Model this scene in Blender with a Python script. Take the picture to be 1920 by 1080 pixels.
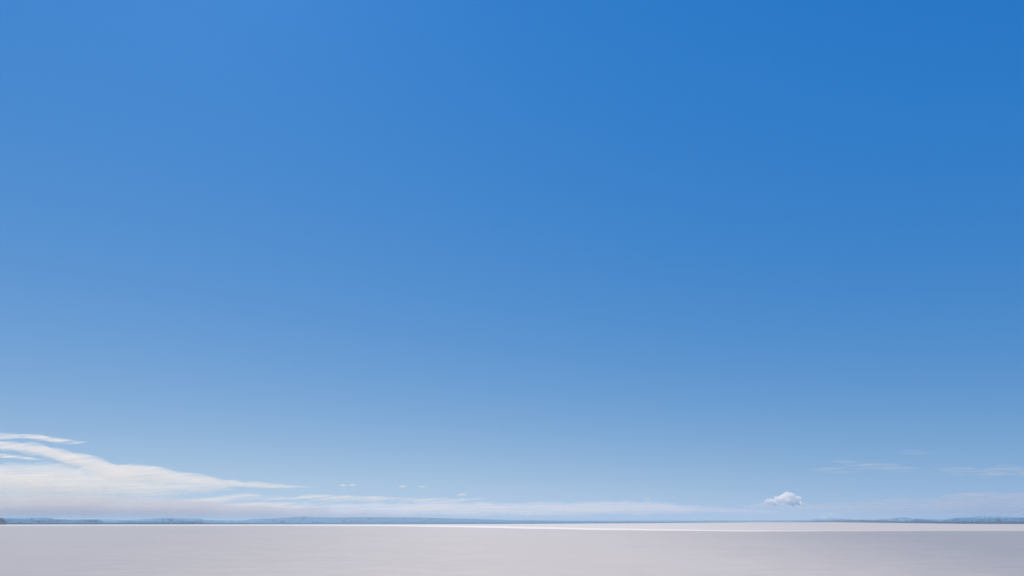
import bpy, bmesh, math, random
from mathutils import Vector, noise

# ------------------------------------------------------------------ scene
for o in list(bpy.data.objects):
    bpy.data.objects.remove(o)
sc = bpy.context.scene
COL = sc.collection
R = math.radians
random.seed(7)

# ------------------------------------------------------------------ camera
F = 1251.0                     # focal length in photo pixels (75 degrees across 1920)
HOR = 976.0                    # row of the true horizon
EYE = 20.0                     # the viewpoint stands 20 m above the flat
PITCH = math.atan((HOR - 540) / F)
cd = bpy.data.cameras.new('camera')
cam = bpy.data.objects.new('camera', cd)
COL.objects.link(cam)
cam.location = (0, 0, EYE)
cam.rotation_euler = (R(90) + PITCH, 0, 0)
cd.sensor_width = 36
cd.angle = 2 * math.atan(960 / F)
cd.clip_start = 0.5
cd.clip_end = 500000
sc.camera = cam
SP, CP = math.sin(PITCH), math.cos(PITCH)


def at(px, py, Y):
    """The point seen at a pixel of the photograph, Y metres ahead of the viewpoint."""
    a, b = (px - 960) / F, (540 - py) / F
    dy = CP - b * SP
    dz = SP + b * CP
    return Vector((a * Y / dy, Y, EYE + dz * Y / dy))


def on_ground(px, py):
    a, b = (px - 960) / F, (540 - py) / F
    t = -EYE / (SP + b * CP)
    return Vector((a * t, (CP - b * SP) * t, 0))


# ------------------------------------------------------------------ light
SUN_AZ, SUN_EL = -32.0, 52.0    # ahead and to the left, above the frame
w = bpy.data.worlds.new('World')
sc.world = w
w.use_nodes = True
nt = w.node_tree
bg = nt.nodes['Background']
sky = nt.nodes.new('ShaderNodeTexSky')
sky.sky_type = 'NISHITA'
sky.sun_disc = False
sky.sun_elevation = R(SUN_EL)
sky.sun_rotation = R(SUN_AZ)
sky.air_density, sky.dust_density, sky.ozone_density = 1.0, 0.08, 2.0
sep = nt.nodes.new('ShaderNodeSeparateColor')
com = nt.nodes.new('ShaderNodeCombineColor')
nt.links.new(sky.outputs[0], sep.inputs[0])


def wmath(op, a, b):
    n = nt.nodes.new('ShaderNodeMath'); n.operation = op
    for k, v in enumerate((a, b)):
        if isinstance(v, (int, float)): n.inputs[k].default_value = v
        else: nt.links.new(v, n.inputs[k])
    return n.outputs[0]


# the camera's colour response to the sky: one fixed grade, the same in every direction
raw = [wmath('MAXIMUM', wmath('MULTIPLY', sep.outputs[k], 0.1), 0.08) for k in range(3)]
for i, (a, b, c, q, k) in enumerate(((0.995, 0.077, 0.425, -0.293, -0.676), (0.402, 0.382, 0.2, 0.155, -0.465), (0.834, -1.016, 0.566, 0.083, -0.093))):
    p = wmath('MULTIPLY', wmath('MULTIPLY', wmath('POWER', raw[0], a), wmath('POWER', raw[1], b)), wmath('POWER', raw[2], c))
    p = wmath('MULTIPLY', p, wmath('POWER', raw[1], wmath('MULTIPLY', wmath('LOGARITHM', raw[1], math.e), q)))
    nt.links.new(wmath('MULTIPLY', p, math.exp(k) * 10), com.inputs[i])
nt.links.new(com.outputs[0], bg.inputs[0])
bg.inputs[1].default_value = 0.1

sd = bpy.data.lights.new('sun', 'SUN')
sd.energy = 5.0
sd.angle = R(0.5)
sd.color = (1.0, 0.84, 0.62)
sun = bpy.data.objects.new('sun', sd)
COL.objects.link(sun)
az, el = R(SUN_AZ), R(SUN_EL)
sdir = Vector((math.sin(az) * math.cos(el), math.cos(az) * math.cos(el), math.sin(el)))
sun.rotation_euler = sdir.to_track_quat('Z', 'Y').to_euler()
sun.location = (0, 0, 200)

sc.render.engine = 'CYCLES'
sc.view_settings.view_transform = 'Standard'
sc.view_settings.look = 'None'
sc.view_settings.exposure = 0.0
sc.view_settings.gamma = 1.0
sc.view_settings.use_curve_mapping = False
sc.cycles.use_denoising = True
sc.cycles.max_bounces = 40
sc.cycles.volume_bounces = 32
sc.cycles.diffuse_bounces = 3
sc.cycles.transparent_max_bounces = 32
sc.render.film_transparent = False


# ------------------------------------------------------------------ helpers
def new_mat(name):
    m = bpy.data.materials.new(name)
    m.use_nodes = True
    return m, m.node_tree, m.node_tree.nodes, m.node_tree.links


def link_mesh(name, verts, faces, mat, smooth=True):
    me = bpy.data.meshes.new(name)
    me.from_pydata([tuple(v) for v in verts], [], faces)
    me.update()
    bm = bmesh.new(); bm.from_mesh(me)
    bmesh.ops.recalc_face_normals(bm, faces=bm.faces)
    bm.to_mesh(me); bm.free()
    for p in me.polygons:
        p.use_smooth = smooth
    ob = bpy.data.objects.new(name, me)
    COL.objects.link(ob)
    if mat:
        me.materials.append(mat)
    return ob


def tag(o, label=None, cat=None, group=None, kind=None):
    if label: o['label'] = label
    if cat: o['category'] = cat
    if group: o['group'] = group
    if kind: o['kind'] = kind
    return o


def interp(pts, x):
    if x <= pts[0][0]: return pts[0][1:]
    for a, b in zip(pts, pts[1:]):
        if x <= b[0]:
            t = (x - a[0]) / max(1e-6, b[0] - a[0])
            return tuple(p + (q - p) * t for p, q in zip(a[1:], b[1:]))
    return pts[-1][1:]


def fbm(x, y, z, octs=4):
    return noise.fractal(Vector((x, y, z)), 0.9, 2.1, octs)


# ------------------------------------------------------------------ ground
def salt_mat(name, mid_tone, falloff_tone, amount):
    m, t, N, L = new_mat(name)
    b = N['Principled BSDF']
    b.inputs['Roughness'].default_value = 0.75
    b.inputs['Specular IOR Level'].default_value = 0.25
    tc = N.new('ShaderNodeTexCoord')
    sx = N.new('ShaderNodeSeparateXYZ'); L.new(tc.outputs['Object'], sx.inputs[0])

    def tex(scale, detail, sy=1.0, rough=0.55):
        mp = N.new('ShaderNodeMapping'); mp.inputs['Scale'].default_value = (scale, scale * sy, scale)
        L.new(tc.outputs['Object'], mp.inputs[0])
        n = N.new('ShaderNodeTexNoise'); n.inputs['Scale'].default_value = 1
        n.inputs['Detail'].default_value = detail; n.inputs['Roughness'].default_value = rough
        L.new(mp.outputs[0], n.inputs['Vector'])
        return n.outputs[0]

    def math_(op, a, bb=None, c=None, clamp=False):
        n = N.new('ShaderNodeMath'); n.operation = op; n.use_clamp = clamp
        for i, v in enumerate((a, bb, c)):
            if v is None: continue
            if isinstance(v, (int, float)): n.inputs[i].default_value = v
            else: L.new(v, n.inputs[i])
        return n.outputs[0]

    # light falloff painted into the salt colour: pale middle, darker to both sides
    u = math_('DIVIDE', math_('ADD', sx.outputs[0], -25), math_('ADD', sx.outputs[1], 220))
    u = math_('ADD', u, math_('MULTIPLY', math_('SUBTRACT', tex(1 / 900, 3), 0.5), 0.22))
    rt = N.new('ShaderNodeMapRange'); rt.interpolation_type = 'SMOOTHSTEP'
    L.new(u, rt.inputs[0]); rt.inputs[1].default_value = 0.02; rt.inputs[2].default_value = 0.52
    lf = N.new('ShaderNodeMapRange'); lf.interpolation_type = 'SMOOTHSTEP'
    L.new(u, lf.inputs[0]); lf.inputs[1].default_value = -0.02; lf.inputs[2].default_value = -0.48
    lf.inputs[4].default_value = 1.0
    falloff_mottle = math_('MULTIPLY', math_('MAXIMUM', rt.outputs[0], lf.outputs[0]), amount)
    falloff_mottle = math_('ADD', falloff_mottle, math_('MULTIPLY', math_('SUBTRACT', tex(1 / 160, 5, 1.6), 0.5), 0.36))
    falloff_mottle = math_('ADD', falloff_mottle, math_('MULTIPLY', math_('SUBTRACT', tex(1 / 22, 7, 1.3, 0.68), 0.5), 0.85), clamp=True)
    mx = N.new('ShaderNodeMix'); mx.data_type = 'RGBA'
    L.new(falloff_mottle, mx.inputs[0]); mx.inputs[6].default_value = (*mid_tone, 1); mx.inputs[7].default_value = (*falloff_tone, 1)
    L.new(mx.outputs[2], b.inputs['Base Color'])
    bp = N.new('ShaderNodeBump'); bp.inputs['Strength'].default_value = 0.35; bp.inputs['Distance'].default_value = 0.5
    L.new(tex(1 / 9, 8, 1.0, 0.6), bp.inputs['Height'])
    L.new(bp.outputs[0], b.inputs['Normal'])
    return m


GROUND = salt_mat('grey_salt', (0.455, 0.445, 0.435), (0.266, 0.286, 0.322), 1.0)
WHITE = salt_mat('white_salt', (0.565, 0.55, 0.525), (0.455, 0.435, 0.43), 1.0)
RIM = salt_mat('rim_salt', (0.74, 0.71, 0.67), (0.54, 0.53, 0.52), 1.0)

# one round sheet to the horizon
vs, fs = [Vector((0, 0, 0))], []
rings = [60, 150, 300, 600, 1200, 2400, 5000, 10000, 20000, 40000, 62000]
K = 96
for r in rings:
    for k in range(K):
        a = 2 * math.pi * k / K
        vs.append(Vector((r * math.cos(a), r * math.sin(a), 0)))
for k in range(K):
    fs.append((0, 1 + k, 1 + (k + 1) % K))
for i in range(len(rings) - 1):
    for k in range(K):
        a, b = 1 + i * K + k, 1 + i * K + (k + 1) % K
        fs.append((a, a + K, b + K, b))
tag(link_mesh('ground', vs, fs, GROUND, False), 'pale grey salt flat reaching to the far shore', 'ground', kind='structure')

SHORE = [(-700, 983.6), (0, 983.6), (380, 983.2), (640, 983.0), (900, 982.8), (1120, 981.6), (1280, 980.6), (1440, 979.2), (1560, 979.4), (1700, 981.2), (1800, 982.4), (1920, 982.9), (2600, 983.0)]


def shore_y(px):
    return on_ground(px, interp(SHORE, px)[0]).y


# the whiter crust beyond it: a low terrace with a paler lip along its near edge
edge = [(-500, 985.8, 1.4), (0, 985.8, 1.4), (300, 985.6, 1.3), (520, 985.8, 1.6), (700, 986.4, 2.0), (850, 988.3, 2.8), (960, 990.6, 3.2),
        (1120, 993.4, 2.6), (1280, 995.2, 2.2), (1400, 996.6, 1.7), (1500, 996.2, 1.0), (1600, 995.9, 0.6), (1700, 995.8, 0.4), (1920, 995.8, 0.4), (2500, 995.8, 0.4)]
vs, fs, mi = [], [], []
pxs = list(range(-500, 2501, 10))
RISE = 0.45
for px in pxs:
    py, lip = interp(edge, px)
    py += 0.35 * fbm(px / 90, 3, 0, 3)
    f0 = on_ground(px, py); f0.z = -0.05
    d = f0.normalized(); d.z = 0
    # the lip ends where the row 'lip' pixels higher meets the terrace
    g = on_ground(px, py - lip)
    L1 = (g - f0).length
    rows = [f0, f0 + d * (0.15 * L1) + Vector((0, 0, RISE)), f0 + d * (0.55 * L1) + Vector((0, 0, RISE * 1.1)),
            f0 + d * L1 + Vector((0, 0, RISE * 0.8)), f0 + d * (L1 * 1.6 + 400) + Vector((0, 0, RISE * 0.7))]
    e = on_ground(px, interp(SHORE, px)[0]); e *= 1.1; e.z = RISE * 0.7 + .05
    rows.append(e)
    vs += rows
n = 6
for i in range(len(pxs) - 1):
    for j in range(n - 1):
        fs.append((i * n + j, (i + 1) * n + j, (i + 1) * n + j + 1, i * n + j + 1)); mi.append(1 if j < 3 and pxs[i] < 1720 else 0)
o = link_mesh('salt_crust', vs, fs, WHITE)
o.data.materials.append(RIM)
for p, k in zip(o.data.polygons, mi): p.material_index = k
tag(o, 'whiter salt crust beyond the grey flat, with a bright lip along its near edge', 'salt flat', kind='structure')


# ------------------------------------------------------------------ hills
def hill_mat(name, a, b, scale, pale_tone=None):
    m, t, N, L = new_mat(name)
    bs = N['Principled BSDF']
    bs.inputs['Roughness'].default_value = 0.95
    bs.inputs['Specular IOR Level'].default_value = 0.1
    tc = N.new('ShaderNodeTexCoord')
    mp = N.new('ShaderNodeMapping'); mp.inputs['Scale'].default_value = (scale, scale, scale * 6)
    L.new(tc.outputs['Object'], mp.inputs[0])
    no = N.new('ShaderNodeTexNoise'); no.inputs['Scale'].default_value = 1; no.inputs['Detail'].default_value = 6
    L.new(mp.outputs[0], no.inputs['Vector'])
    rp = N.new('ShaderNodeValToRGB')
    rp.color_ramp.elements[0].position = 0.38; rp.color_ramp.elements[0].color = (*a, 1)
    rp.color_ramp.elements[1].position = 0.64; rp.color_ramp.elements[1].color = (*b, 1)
    if pale_tone:
        e = rp.color_ramp.elements.new(0.70); e.color = (*b, 1)
        e = rp.color_ramp.elements.new(0.735); e.color = (*pale_tone, 1)
    L.new(no.outputs[0], rp.inputs[0]); L.new(rp.outputs[0], bs.inputs['Base Color'])
    return m


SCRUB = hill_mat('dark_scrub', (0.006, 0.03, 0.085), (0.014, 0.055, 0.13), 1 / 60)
HAZED_BLUE = hill_mat('hazed_slope', (0.010, 0.10, 0.225), (0.03, 0.19, 0.36), 1 / 130)  # blue of the distance haze put into the slope colour itself
HAZED_PALE = hill_mat('pale_slope', (0.035, 0.175, 0.33), (0.13, 0.32, 0.50), 1 / 160, (0.6, 0.6, 0.56))  # farther slopes: haze painted in as a paler blue


def hill(name, ridge, Y0, mat, depth=500, rough=0.5, step=2.0, cliff=0.35, label=None, seed=0):
    """A ridge of land: crest through the given pixels, a foot on the flat in front and behind."""
    x0, x1 = ridge[0][0], ridge[-1][0]
    nx = max(4, int((x1 - x0) / step))
    ts = [(-1.0, -0.02), (-0.82, 0.12), (-0.6, 0.38), (-cliff, 0.78), (-0.12, 0.97), (0, 1.0), (0.25, 0.93), (0.6, 0.5), (0.85, 0.15), (1.0, -0.02)]
    vs, fs = [], []
    for i in range(nx + 1):
        px = x0 + (x1 - x0) * i / nx
        py, = interp(ridge, px)
        py += rough * fbm(px / 14.0, seed * 7.7, seed * 2.3, 5)
        Y = Y0 if Y0 > 0 else -Y0 * shore_y(px)
        c = at(px, py, Y)
        for j, (t, h) in enumerate(ts):
            g = 1 + 0.45 * fbm(px / 9.0, j * 0.8, seed * 3.1, 4) * (0 if t in (0,) else 1)
            hh = c.z * h
            if 0.05 < h < 0.99: hh *= 1 + 0.25 * fbm(px / 7.0, j * 1.3 + 9, seed, 4)
            y = Y + t * depth * (g if abs(t) < 1 else 1 + 0.25 * fbm(px / 25.0, j, seed, 3))
            vs.append(Vector((c.x * (y / Y), y, min(hh, c.z) if h < 1 else c.z)) if h > 0 else Vector((c.x * (y / Y), y, -1.0)))
    n = len(ts)
    for i in range(nx):
        for j in range(n - 1):
            fs.append((i * n + j, (i + 1) * n + j, (i + 1) * n + j + 1, i * n + j + 1))
    fs.append(tuple(range(n)))
    fs.append(tuple(nx * n + j for j in reversed(range(n))))
    fs.append(None)
    fs.pop()
    for i in range(nx):                                             # underside
        fs.append((i * n, i * n + n - 1, (i + 1) * n + n - 1, (i + 1) * n))
    return tag(link_mesh(name, vs, fs, mat, False), label, 'hill', kind='structure')


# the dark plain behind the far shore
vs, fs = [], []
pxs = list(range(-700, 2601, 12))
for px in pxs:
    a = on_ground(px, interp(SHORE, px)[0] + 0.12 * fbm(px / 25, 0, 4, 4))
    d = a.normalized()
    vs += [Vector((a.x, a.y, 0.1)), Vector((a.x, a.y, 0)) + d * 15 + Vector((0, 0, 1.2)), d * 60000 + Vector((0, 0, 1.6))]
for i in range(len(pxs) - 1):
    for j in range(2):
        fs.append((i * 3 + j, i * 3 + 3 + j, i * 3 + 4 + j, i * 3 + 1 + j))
tag(link_mesh('plain', vs, fs, HAZED_BLUE, False), 'blue grey plain behind the far shore', 'plain', kind='structure')

# left shore
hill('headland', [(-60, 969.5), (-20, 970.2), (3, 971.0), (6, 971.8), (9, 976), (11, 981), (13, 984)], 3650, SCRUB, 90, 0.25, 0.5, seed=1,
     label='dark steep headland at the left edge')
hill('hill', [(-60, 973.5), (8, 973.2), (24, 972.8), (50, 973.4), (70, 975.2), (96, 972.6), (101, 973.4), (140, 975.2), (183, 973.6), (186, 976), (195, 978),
              (215, 979), (240, 977.5), (300, 976.8), (345, 976.6), (378, 976.2), (382, 979), (420, 980), (470, 981.5), (520, 983)], -1.25, HAZED_BLUE, 300, 0.3, 1.2, seed=2,
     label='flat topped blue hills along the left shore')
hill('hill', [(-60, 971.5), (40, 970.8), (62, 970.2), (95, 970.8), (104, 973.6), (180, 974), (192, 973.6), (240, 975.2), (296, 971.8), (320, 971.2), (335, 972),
              (378, 972.2), (380.5, 973.6), (384, 975.2), (420, 975.8), (450, 976), (470, 974.2), (490, 972.8), (515, 973.2), (560, 975), (640, 979)], -1.7, HAZED_PALE, 500, 0.3, 1.0, seed=3,
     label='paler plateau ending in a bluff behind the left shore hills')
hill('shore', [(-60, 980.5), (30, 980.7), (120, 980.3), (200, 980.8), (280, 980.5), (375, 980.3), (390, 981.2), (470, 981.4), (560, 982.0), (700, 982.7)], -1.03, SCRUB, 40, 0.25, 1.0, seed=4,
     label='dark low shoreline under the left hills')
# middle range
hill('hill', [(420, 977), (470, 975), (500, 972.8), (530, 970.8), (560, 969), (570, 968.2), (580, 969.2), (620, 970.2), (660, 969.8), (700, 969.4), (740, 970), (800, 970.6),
              (850, 972), (900, 973.4), (960, 975.2), (1040, 976.2), (1140, 977)], 12500, HAZED_BLUE, 1800, 0.3, 2.0, seed=5,
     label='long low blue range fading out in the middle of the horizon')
hill('hill', [(1000, 976.6), (1060, 976.4), (1180, 976.2), (1300, 976.3), (1400, 976.0), (1500, 975.4), (1600, 975), (1700, 976)], 15000, HAZED_BLUE, 2000, 0.15, 3.0, seed=6,
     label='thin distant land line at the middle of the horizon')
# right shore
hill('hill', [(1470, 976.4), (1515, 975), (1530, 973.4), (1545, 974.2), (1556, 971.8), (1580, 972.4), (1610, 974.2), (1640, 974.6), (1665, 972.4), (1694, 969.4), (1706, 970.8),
              (1716, 972.4), (1745, 972.6), (1765, 973.6), (1790, 971), (1820, 969.2), (1835, 967.6), (1860, 967.2), (1885, 968.6), (1920, 969.4), (1980, 969)], 10500, HAZED_PALE, 900, 0.3, 1.0, seed=7,
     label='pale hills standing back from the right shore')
hill('hill', [(1690, 980), (1712, 975.5), (1717, 972.4), (1722, 973.2), (1740, 974.6), (1760, 976.4), (1775, 974.5), (1790, 971.8), (1825, 971.4), (1850, 972.2), (1880, 971.6), (1920, 970.6), (1980, 970)], -1.3, HAZED_BLUE, 300, 0.35, 1.0, seed=8,
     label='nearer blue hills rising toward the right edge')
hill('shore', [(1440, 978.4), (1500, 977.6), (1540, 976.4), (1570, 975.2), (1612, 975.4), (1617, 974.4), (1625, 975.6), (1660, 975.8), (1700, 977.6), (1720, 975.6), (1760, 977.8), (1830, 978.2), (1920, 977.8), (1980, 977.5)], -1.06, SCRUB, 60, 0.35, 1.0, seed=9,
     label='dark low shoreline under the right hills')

# ------------------------------------------------------------------ haze
hm, t, N, L = new_mat('haze_air')
N.remove(N['Principled BSDF'])
pv = N.new('ShaderNodeVolumePrincipled')
pv.inputs['Color'].default_value = (0.64, 0.80, 0.90, 1)
pv.inputs['Density'].default_value = 6.5e-5
pv.inputs['Anisotropy'].default_value = 0.2
L.new(pv.outputs[0], N['Material Output'].inputs['Volume'])
S, ZB, ZT = 64000, -3.0, 108.0
vs = [Vector((x, y, z)) for z in (ZB, ZT) for x, y in ((-S, -S), (S, -S), (S, S), (-S, S))]
fs = [(0, 1, 2, 3), (4, 5, 6, 7), (0, 1, 5, 4), (1, 2, 6, 5), (2, 3, 7, 6), (3, 0, 4, 7)]
tag(link_mesh('haze', vs, fs, hm, False), 'pale blue haze in the low air over the flat', 'haze', kind='stuff')


# ------------------------------------------------------------------ clouds
def cloud_mat(name, density, sx, sz, tilt=0.0, lo=0.42, hi=0.66, g=0.4, color=(1, 0.945, 0.855), rate=0.15, detail=7, floor=0.0, sy=None, lean=-4.5):
    m, t, N, L = new_mat(name)
    N.remove(N['Principled BSDF'])
    pv = N.new('ShaderNodeVolumePrincipled')
    pv.inputs['Color'].default_value = (*color, 1)
    pv.inputs['Anisotropy'].default_value = g
    tc = N.new('ShaderNodeTexCoord')
    rot = N.new('ShaderNodeMapping'); rot.inputs['Rotation'].default_value = (R(lean), R(tilt), 0)
    mp = N.new('ShaderNodeMapping'); mp.inputs['Scale'].default_value = (1 / sx, 1 / (sy or sx), 1 / sz)
    no = N.new('ShaderNodeTexNoise'); no.inputs['Scale'].default_value = 1; no.inputs['Detail'].default_value = detail
    no.inputs['Roughness'].default_value = 0.58; no.inputs['Distortion'].default_value = 0.3
    L.new(tc.outputs['Object'], rot.inputs[0]); L.new(rot.outputs[0], mp.inputs[0]); L.new(mp.outputs[0], no.inputs['Vector'])
    mr = N.new('ShaderNodeMapRange'); mr.interpolation_type = 'SMOOTHSTEP'
    mr.inputs[1].default_value = lo; mr.inputs[2].default_value = hi
    mr.inputs[3].default_value = density * floor; mr.inputs[4].default_value = density
    L.new(no.outputs[0], mr.inputs[0]); L.new(mr.outputs[0], pv.inputs['Density'])
    L.new(pv.outputs[0], N['Material Output'].inputs['Volume'])
    m.cycles.volume_step_rate = rate
    return m


def streak(name, pts, Y, depth, mat, label, group=None, step=4.0, rough=0.16, seed=0, cat='cloud', top=0.7, bot=1.4):
    """A drawn-out cloud: lens-shaped section thinning out to its upper and lower edges, which pass through the given pixel rows."""
    x0, x1 = pts[0][0], pts[-1][0]
    nx = max(6, int((x1 - x0) / step))
    hmax = max(b - t for _, t, b in pts)
    V = [1, 0.93, 0.8, 0.6, 0.35, 0.1, -0.15, -0.4, -0.65, -0.85, -1]
    m = len(V)
    vs, fs = [], []
    for i in range(nx + 1):
        px = x0 + (x1 - x0) * i / nx
        tp, bt = interp(pts, px)
        h = min(bt - tp, 22)
        tp += rough * h * (fbm(px / 34, seed, 1.7, 3) + 0.5 * fbm(px / 9, seed, 4.1, 4))
        bt += rough * h * (fbm(px / 45, seed, 8.3, 3) + 0.5 * fbm(px / 11, seed, 6.4, 4))
        mid, hh = (tp + bt) / 2, max(0.02, (bt - tp) / 2)
        dd = depth / 2 * min(1.0, (2 * hh / hmax) ** 0.7)
        for sgn in (-1, 1):
            for v in V:
                t = max(0.004, (1 - abs(v)) ** (top if v > 0 else bot))
                p = at(px, mid - v * hh, Y)
                vs.append(Vector((p.x, Y + sgn * dd * t, p.z)))
    q = 2 * m
    loop = list(range(m)) + list(range(2 * m - 1, m - 1, -1))
    for i in range(nx):
        for k in range(q):
            a, b = loop[k], loop[(k + 1) % q]
            fs.append((i * q + a, (i + 1) * q + a, (i + 1) * q + b, i * q + b))
    fs.append(tuple(loop))
    fs.append(tuple(nx * q + k for k in reversed(loop)))
    return tag(link_mesh(name, vs, fs, mat, False), label, cat, group)


CIRRUS = cloud_mat('cirrus_ice', 1.2e-3, 1900, 95, tilt=5, lo=0.40, hi=0.64, floor=0.06, lean=-4)
BAND = cloud_mat('cirrus_band_ice', 8.0e-4, 1900, 105, tilt=7, lo=0.38, hi=0.62, floor=0.28, lean=-4)
VEIL = cloud_mat('stratus_veil', 5.2e-4, 3000, 110, tilt=2, lo=0.37, hi=0.62, floor=0.28, lean=-3)
GREY = cloud_mat('low_grey_layer', 1.05e-3, 5000, 90, tilt=0, lo=0.37, hi=0.64, floor=0.4, color=(0.79, 0.765, 0.74), lean=-1)  # the layer's own shading put into its vapour colour as grey
SLAB = cloud_mat('low_slate_layer', 6.5e-4, 5000, 90, tilt=0, lo=0.37, hi=0.64, floor=0.3, color=(0.79, 0.82, 0.80), lean=-1)  # dim side of this bank also painted in, as a darker vapour colour
MILK = cloud_mat('low_milky_layer', 6e-4, 5000, 90, tilt=0, lo=0.37, hi=0.64, floor=0.25, color=(0.95, 0.92, 0.88), lean=-1)
THIN = cloud_mat('thin_wisp', 3.8e-4, 2200, 120, tilt=1, lo=0.40, hi=0.66, floor=0.05)
PUFF = cloud_mat('puff_vapour', 7e-3, 400, 130, lo=0.34, hi=0.6, floor=0.15)

YC = 42000
streak('cirrus_cloud', [(-60, 812, 825), (0, 812.5, 824.5), (50, 813.5, 823.5), (90, 817, 829), (125, 821.5, 834), (150, 827, 831), (165, 828, 829.5)], YC, 2400, CIRRUS,
       'topmost thin white wisp at the left edge, above the big sloping cloud band', 'cirrus streaks', seed=1, rough=0.3)
streak('cirrus_cloud', [(-60, 823, 842), (0, 827, 846), (40, 830, 850), (80, 836, 858), (120, 843, 870), (150, 850, 882), (175, 857, 892), (186, 864, 897), (210, 870, 902), (260, 871, 906), (310, 875, 908), (350, 886, 910),
                        (400, 894, 913), (470, 902, 916), (540, 909, 917), (590, 912, 914)], YC - 2500, 3600, BAND,
       'big white cloud band sloping down from the left edge to a long point', 'cirrus streaks', seed=2, top=0.45, bot=1.1, rough=0.25, step=2.5)
streak('cirrus_cloud', [(215, 873, 878), (250, 872, 880), (290, 874, 881), (308, 876.5, 880), (318, 878, 879)], YC - 5500, 1200, CIRRUS,
       'short sharp streak on the upper edge of the big sloping band', 'tufts on the big sloping band', seed=41, rough=0.25, step=2)
streak('cirrus_cloud', [(335, 892, 900), (352, 892, 905), (375, 893, 906), (398, 893, 903), (410, 893.5, 895.5)], YC - 5500, 1200, CIRRUS,
       'bright ragged tuft with an upturned tip where the big band begins to narrow', 'tufts on the big sloping band', seed=42, rough=0.35, step=2)
streak('cirrus_cloud', [(392, 903, 906), (410, 899, 911), (440, 902, 914), (480, 907, 916), (520, 911, 916), (560, 912, 914)], YC - 5200, 1200, CIRRUS,
       'bright lower tuft drawn out along the pointed end of the big band', 'tufts on the big sloping band', seed=43, rough=0.3, step=2)
streak('cirrus_cloud', [(-60, 850, 858), (0, 851, 859), (40, 854, 862), (70, 860, 864), (90, 862, 863)], YC + 1000, 2000, CIRRUS,
       'short wisp in the blue gap under the big sloping cloud band', 'cirrus streaks', seed=3)
streak('cirrus_cloud', [(-60, 863, 944), (0, 864, 944), (80, 865, 944), (140, 872, 944), (200, 880, 942), (280, 888, 938), (340, 894, 932), (380, 900, 926), (430, 908, 920)], YC + 2500, 6000, VEIL,
       'broad milky cloud sheet filling the space under the big sloping band', 'cirrus streaks', seed=4, top=0.8, bot=1.0, rough=0.4)
streak('cloud_bank', [(-80, 926, 975.2), (100, 926, 975.2), (240, 929, 975.2), (360, 933, 975.2), (480, 940, 975.2), (600, 948, 975.2), (720, 957, 975.2), (820, 966, 972)], 70000, 5000, GREY,
       'low lavender grey cloud layer just above the left hills', 'layers low over the horizon', seed=5, top=0.9, bot=0.22)
streak('cloud_streak', [(340, 938, 942), (380, 932, 943), (430, 928, 942), (470, 925, 940), (520, 930, 938), (560, 934, 936)], YC - 1000, 2000, CIRRUS,
       'small ragged cloud streak under the pointed end of the big band', 'layers low over the horizon', seed=6)
streak('cloud_streak', [(545, 936, 939), (570, 928, 940), (600, 927, 941), (660, 929, 940), (720, 931, 942), (790, 932, 944), (850, 934, 942), (912, 933.5, 936)], YC, 2400, CIRRUS,
       'long thin cloud streak with a crisp upper edge, middle left', 'layers low over the horizon', seed=7, step=4)
streak('cloud_streak', [(420, 946, 948), (480, 941, 953), (540, 940, 956), (600, 942, 955), (650, 944, 951), (690, 947, 948)], YC + 3000, 2400, CIRRUS,
       'soft white cloud streak just above the middle blue range', 'layers low over the horizon', seed=8)
streak('cloud_bank', [(620, 944, 962), (760, 940, 966), (900, 940, 968), (960, 943, 968), (1010, 941, 968), (1100, 940, 967), (1180, 938, 966), (1216, 938.5, 965), (1300, 946, 964), (1400, 952, 964), (1460, 956, 962)], 60000, 4200, MILK,
       'faint low cloud layer over the middle of the horizon', 'layers low over the horizon', seed=9, top=0.8, bot=0.6)
for i, (x, y, rx, ry, lab) in enumerate((
        (643, 910.6, 6, 3.2, 'small white puff, left of the close pair above the middle left streak'),
        (661, 910.2, 8, 2.4, 'thin white puff, right of the close pair above the middle left streak'),
        (755, 912.6, 7, 2.3, 'lone white puff in clear sky beside the close pair'),
        (791, 913.0, 8, 1.2, 'very faint flat puff right of the lone white puff'),
        (865, 928.0, 9, 2.6, 'small flat white puff above the tip of the long thin streak'),
        (1213, 935.2, 5, 1.8, 'tiny puff on top of the faint middle layer'),
        (1557, 963.4, 5, 1.6, 'tiny bright puff over the right hills near the heaped cloud'),
        (1544, 969.2, 8, 2.4, 'small pale puff resting on the crest of the right hills'))):
    pts = [(x - rx, y, y + .2), (x - rx * .7, y - ry * .5, y + ry * .6), (x - rx * .2, y - ry, y + ry * .8), (x + rx * .3, y - ry * .9, y + ry * .7), (x + rx * .8, y - ry * .3, y + ry * .5), (x + rx, y, y + .2)]
    streak('puff_cloud', pts, 40000 if y < 950 else 48000, 500, PUFF, lab, 'little puff clouds', step=1.2, rough=0.25, seed=20 + i)
# right-hand wisps
streak('cirrus_cloud', [(1560, 862, 866), (1580, 861, 872), (1620, 864, 880), (1660, 867, 886), (1700, 872, 888), (1745, 878, 884)], YC, 2000, THIN,
       'faint white wisp in the open blue sky right of the heaped cloud', 'cirrus streaks', seed=30, rough=0.3)
streak('cirrus_cloud', [(1505, 878, 881), (1550, 874, 888), (1590, 875, 888), (1630, 880, 884)], YC, 1300, THIN,
       'very faint smudge left of and below the faint right wisp', 'cirrus streaks', seed=31, rough=0.3)
streak('cirrus_cloud', [(1670, 848, 850), (1700, 843, 855), (1725, 843, 854), (1755, 848, 850)], YC, 900, THIN,
       'highest faint wisp on the right side of the sky', 'cirrus streaks', seed=32, rough=0.3)
streak('cirrus_cloud', [(1740, 874, 878), (1790, 872, 890), (1840, 874, 898), (1890, 873, 899), (1920, 874, 899), (1990, 874, 899)], YC, 2800, THIN,
       'faint wide wisp running out of the right edge', 'cirrus streaks', seed=33, rough=0.3)
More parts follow.
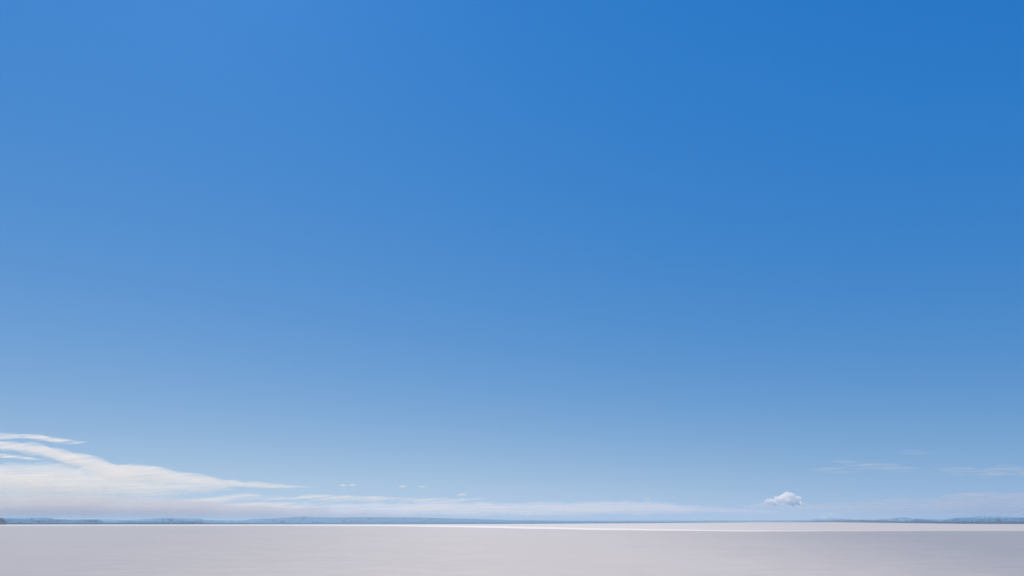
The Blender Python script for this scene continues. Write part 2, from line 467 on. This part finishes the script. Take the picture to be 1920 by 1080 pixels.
streak('cloud_bank', [(1480, 950, 958), (1560, 942, 962), (1640, 936, 966), (1700, 934, 968), (1760, 932, 970), (1785, 924, 971), (1850, 922, 971), (1920, 923, 971), (2000, 923, 971)], 56000, 4200, SLAB,
       'grey blue cloud layer low over the right hills', 'layers low over the horizon', seed=34, top=0.7, bot=0.6)
streak('cloud_streak', [(1760, 930, 932), (1785, 924, 934), (1840, 922, 932), (1920, 923, 932), (1980, 923, 932)], 50000, 2600, THIN,
       'pale upper rim along the grey layer at the right edge', 'layers low over the horizon', seed=35)
streak('cloud_streak', [(1390, 949, 951), (1415, 944, 955), (1440, 941, 958), (1480, 940, 958), (1510, 943, 957), (1550, 947, 956), (1610, 950, 953)], 43500, 3600, THIN,
       'flat pale veil under the heaped cumulus cloud', 'layers low over the horizon', seed=36)

# the heaped cumulus: a union of billows
CUM = cloud_mat('cumulus_vapour', 9e-3, 260, 240, lo=0.33, hi=0.48, g=0.4, rate=0.1, detail=7, floor=0.12, color=(1, 0.995, 0.985), lean=0)
bm = bmesh.new()
Y0 = 40000
PXM = (at(1461, 930, Y0) - at(1460, 930, Y0)).length               # metres per pixel out there
billows = [(1438, 939.5, 4.0), (1443, 938.2, 3.6), (1448, 939, 4.0), (1455, 936, 4.6), (1461, 935.4, 4.8), (1468, 932, 5.0), (1474, 930, 5.4), (1479, 928.2, 5.2), (1484, 930, 5.0), (1488, 933, 5.0),
           (1494, 934, 4.2), (1499, 935, 3.6), (1472, 937, 6), (1482, 937, 6), (1462, 940, 5), (1450, 942, 4), (1490, 939, 4.5), (1503, 943, 3.2), (1507, 946, 3.0), (1478, 942, 5), (1468, 944, 4), (1500, 947, 3), (1488, 946, 3.5), (1455, 945, 3.8), (1443, 943, 3.4), (1449, 945.5, 3.2), (1494, 943, 4.0), (1436, 941, 2.6), (1470, 926.2, 2.8), (1475.5, 923.6, 2.8), (1477, 926, 3.2), (1482, 925.6, 2.6), (1464, 930.5, 2.8), (1452, 932.2, 2.4)]
for i, (x, y, r) in enumerate(billows):
    p = at(x, y, Y0)
    rr = r * PXM
    p.y += random.uniform(-1, 1) * rr * 1.2
    res = bmesh.ops.create_icosphere(bm, subdivisions=3, radius=rr)
    for v in res['verts']:
        d = v.co.normalized()
        v.co *= 1 + 0.22 * fbm(d.x * 2.2 + i * 5, d.y * 2.2, d.z * 2.2, 4)
        v.co.y *= 1.3
        v.co += p
me = bpy.data.meshes.new('cumulus_cloud')
bm.to_mesh(me); bm.free()
co = bpy.data.objects.new('cumulus_cloud', me)
COL.objects.link(co)
rm = co.modifiers.new('union', 'REMESH'); rm.mode = 'VOXEL'; rm.voxel_size = PXM * 0.55; rm.use_smooth_shade = True
dg = bpy.context.evaluated_depsgraph_get()
me2 = bpy.data.meshes.new_from_object(co.evaluated_get(dg))
co.modifiers.clear()
co.data = me2
me2.name = 'cumulus_cloud'
me2.materials.clear(); me2.materials.append(CUM)
tag(co, 'small bright heaped cumulus cloud standing alone above the right horizon', 'cloud')
